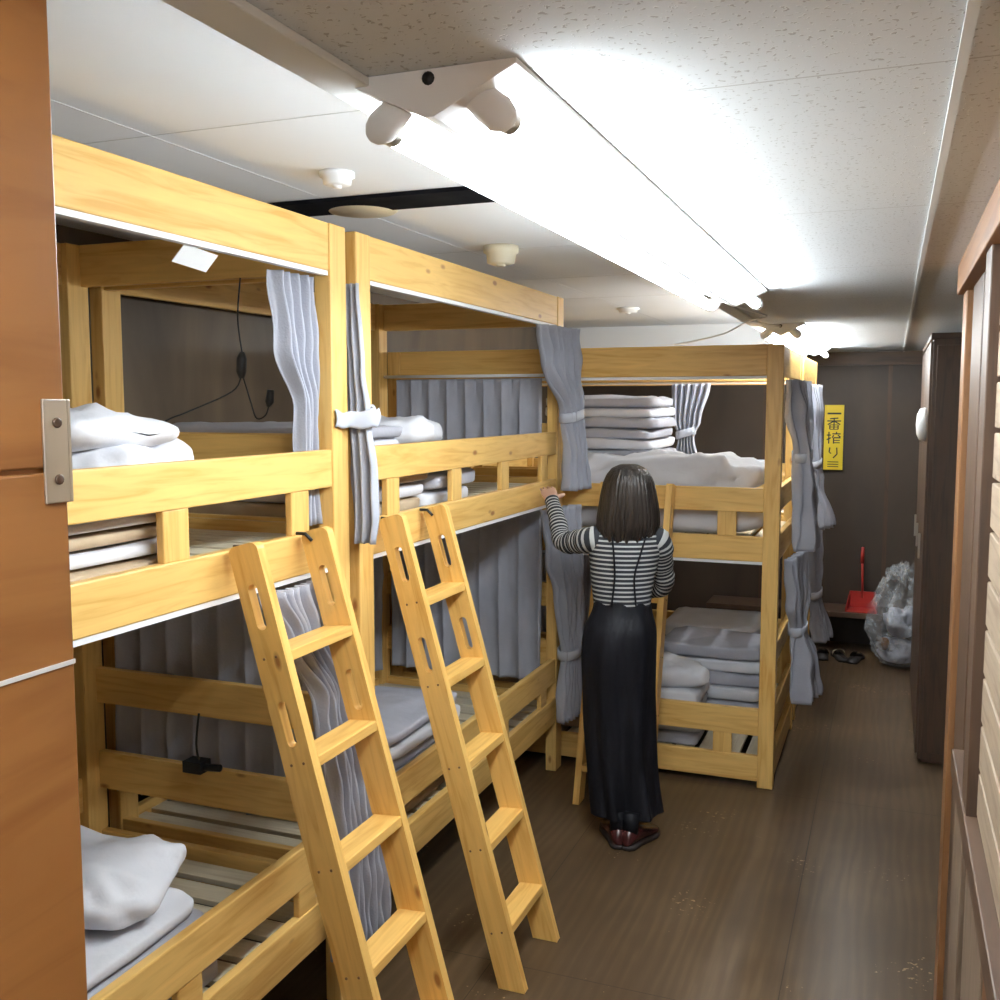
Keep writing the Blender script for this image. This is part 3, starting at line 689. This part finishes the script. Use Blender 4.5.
def hand(mb,w,d,nrm,thumb,curl=.5,sc=.92):
    w=Vector(w);d=Vector(d).normalized();nrm=(Vector(nrm)-d*Vector(nrm).dot(d)).normalized();sd=d.cross(nrm).normalized()
    if sd.dot(Vector(thumb))<0: sd=-sd
    rings=[]
    for t,a,c in ((-.03,.022,.020),(0,.025,.018),(.02,.034,.018),(.05,.040,.0165),(.075,.040,.014),(.088,.034,.010)):
        cc=w+d*t*sc
        rings.append([cc+sd*math.cos(q)*a*sc+nrm*math.sin(q)*c*sc for q in [2*pi*k/20 for k in range(20)]])
    mb.loft(rings,0)
    for off,L,r in ((.030,.068,.0085),(.010,.076,.009),(-.011,.070,.0085),(-.030,.054,.0075)):
        p=w+d*.075*sc+sd*off*sc;dd=d.copy();pts=[p];rr=[r*sc]
        for k,fr in enumerate((.45,.3,.25)):
            ang=curl*(.5+.45*k);dd=(d*math.cos(ang)+nrm*math.sin(ang)).normalized()
            p=p+dd*L*fr*sc;pts.append(p);rr.append(r*sc*(1-.12*(k+1)))
        pts.append(p+dd*.004*sc);rr.append(r*.35*sc)
        mb.tube(pts,rr,12)
    p=w+d*.018*sc+sd*.026*sc;dd=(d*.65+sd*.75+nrm*.25).normalized();pts=[p];rr=[.0125*sc]
    for L,k in ((.034,0),(.028,1),(.022,2)):
        p=p+dd*L*sc;pts.append(p);rr.append((.0115-.0015*k)*sc);dd=(dd+d*.3+nrm*.2).normalized()
    pts.append(p+dd*.004);rr.append(.004);mb.tube(pts,rr,12)
b=MB()
hd=(Vector((XF+.03,4.375,1.49))-Lw)
hand(b,Lw,hd,Vector((-.2,.5,-1)),Vector((1,.3,.3)),.35)
hand(b,Rw,Vector((-1,.10,-.02)),Vector((0,.5,-1)),Vector((0,-.8,.4)),.6)
b.loft([ell(0,-.005+.03*t,1.33+.11*t,.048-.004*t,.050) for t in (0,.25,.5,.75,1)],0)
keys=[(0,.010,1.372,.012,.02),(0,.022,1.378,.034,.042),(0,.022,1.40,.052,.066),(0,.012,1.43,.064,.080),(0,.006,1.47,.072,.090),(0,.0,1.51,.074,.094),(0,-.002,1.545,.066,.084),(0,-.004,1.572,.044,.056),(0,-.004,1.584,.012,.016)]
b.loft(lerp_rings(keys,30),0)
b.tube([W(0,.088,1.488),W(0,.100,1.468),W(0,.108,1.450),W(0,.094,1.442)],[.007,.009,.012,.006],12)
for sg in (-1,1):
    q=lambda ds,df,dz:W(sg*(.074+ds),-.004+df,1.462+dz)
    b.tube([q(-.004,.012,.028),q(.006,.0,.032),q(.012,-.012,.022),q(.010,-.012,.0),q(.004,-.002,-.022),q(-.004,.010,-.028)],[.005,.006,.007,.007,.007,.004],8)
b.tube([W(-.022,.088,1.418),W(0,.096,1.419),W(.022,.088,1.418)],[.003,.007,.003],10,1)
for sg in (-1,1):
    b.tube([W(sg*.030,.076,1.478),W(sg*.030,.088,1.478)],[.012,.007],12,2,flat=.6)
    b.tube([W(sg*.030,.084,1.478),W(sg*.030,.0895,1.478)],[.006,.005],10,3)
    b.tube([W(sg*.016,.090,1.497),W(sg*.032,.088,1.502),W(sg*.046,.076,1.496)],[.002,.003,.002],6,3)
b.obj('head_neck_hands',[SKIN,LIP,EYEW,HAIR],woman)
keys=[(1.592,.004,.004,0),(1.590,.035,.04,0),(1.575,.066,.078,.0),(1.55,.086,.102,.12),(1.52,.099,.114,.55),(1.48,.108,.118,.78),(1.43,.116,.116,.86),(1.38,.123,.110,.92),(1.34,.124,.102,1.0),(1.31,.116,.090,1.15),(1.297,.106,.082,1.3)]
G=[];nn=140;rows=48
for k in range(rows+1):
    u=k/rows*(len(keys)-1);i=min(int(u),len(keys)-2);t=u-i
    z,a,c,th0=[keys[i][q]*(1-t)+keys[i+1][q]*t for q in range(4)]
    row=[]
    for m in range(nn+1):
        th=pi/2+th0+(2*pi-2*th0)*m/nn
        g=1+.035*noise.noise(Vector((math.cos(th)*9,math.sin(th)*9,z*2)))+.012*math.sin(th*41+z*5)
        dz=-.036*noise.noise(Vector((math.cos(th)*14,math.sin(th)*14,3)))*(k/rows)**3+.02*math.cos(th)*(k/rows)**3
        row.append(W(a*g*math.cos(th),-.012+c*g*math.sin(th),z+dz))
    G.append(row)
b=MB();b.grid(G,0);b.obj('bob_hair',[HAIR],woman,recalc=False,solid=.012)
def shoe(mb,p,dirv):
    dirv=Vector(dirv).normalized();sd=Vector((dirv.y,-dirv.x,0));p=Vector(p)
    def r(t,w,zb,zt):
        return [p+dirv*t+sd*w*math.cos(q)+UP*((zb+zt)/2+(zt-zb)/2*math.sin(q)) for q in [2*pi*k/24 for k in range(24)]]
    mb.loft([r(-.118,.012,.022,.05),r(-.11,.026,.014,.075),r(-.09,.033,.012,.088),r(-.05,.034,.012,.092),(r(0,.036,.012,.078)),r(.04,.042,.012,.062),r(.08,.044,.012,.052),r(.11,.034,.012,.042),r(.125,.015,.014,.03)],0)
    out=[(-.118,0),(-.112,.022),(-.09,.034),(-.03,.034),(.03,.041),(.08,.046),(.115,.036),(.13,0)]
    o2=out+[(t,-w) for t,w in out[-2:0:-1]]
    mb.loft([[p+dirv*t+sd*w+UP*z for t,w in o2] for z in (.001,.018)],1)
    mb.tube([p+dirv*-.07+UP*.06,p+dirv*-.065+UP*.15],[.032,.034],16,2)
b=MB()
shoe(b,W(-.045,-.02,0),Fw+Rt*-.15);shoe(b,W(.06,-.05,0),Rt*.55+Fw*.75)
b.obj('shoes',[SHOE,SOLE,VELVET],woman,recalc=True)

# ------------------------------------------------------------------ camera / world
cam=bpy.data.cameras.new('camera');cam.lens=36;cam.sensor_width=36;cam.clip_start=.02
co=bpy.data.objects.new('camera',cam);S.collection.objects.link(co)
co.location=(0,0,1.84);co.rotation_euler=(math.radians(90-5.43),0,math.radians(21.37));S.camera=co
w=bpy.data.worlds.new('world');S.world=w;w.use_nodes=True
w.node_tree.nodes['Background'].inputs[0].default_value=(.8,.85,1,1);w.node_tree.nodes['Background'].inputs[1].default_value=.3
S.view_settings.view_transform='Standard'
S.view_settings.exposure=0
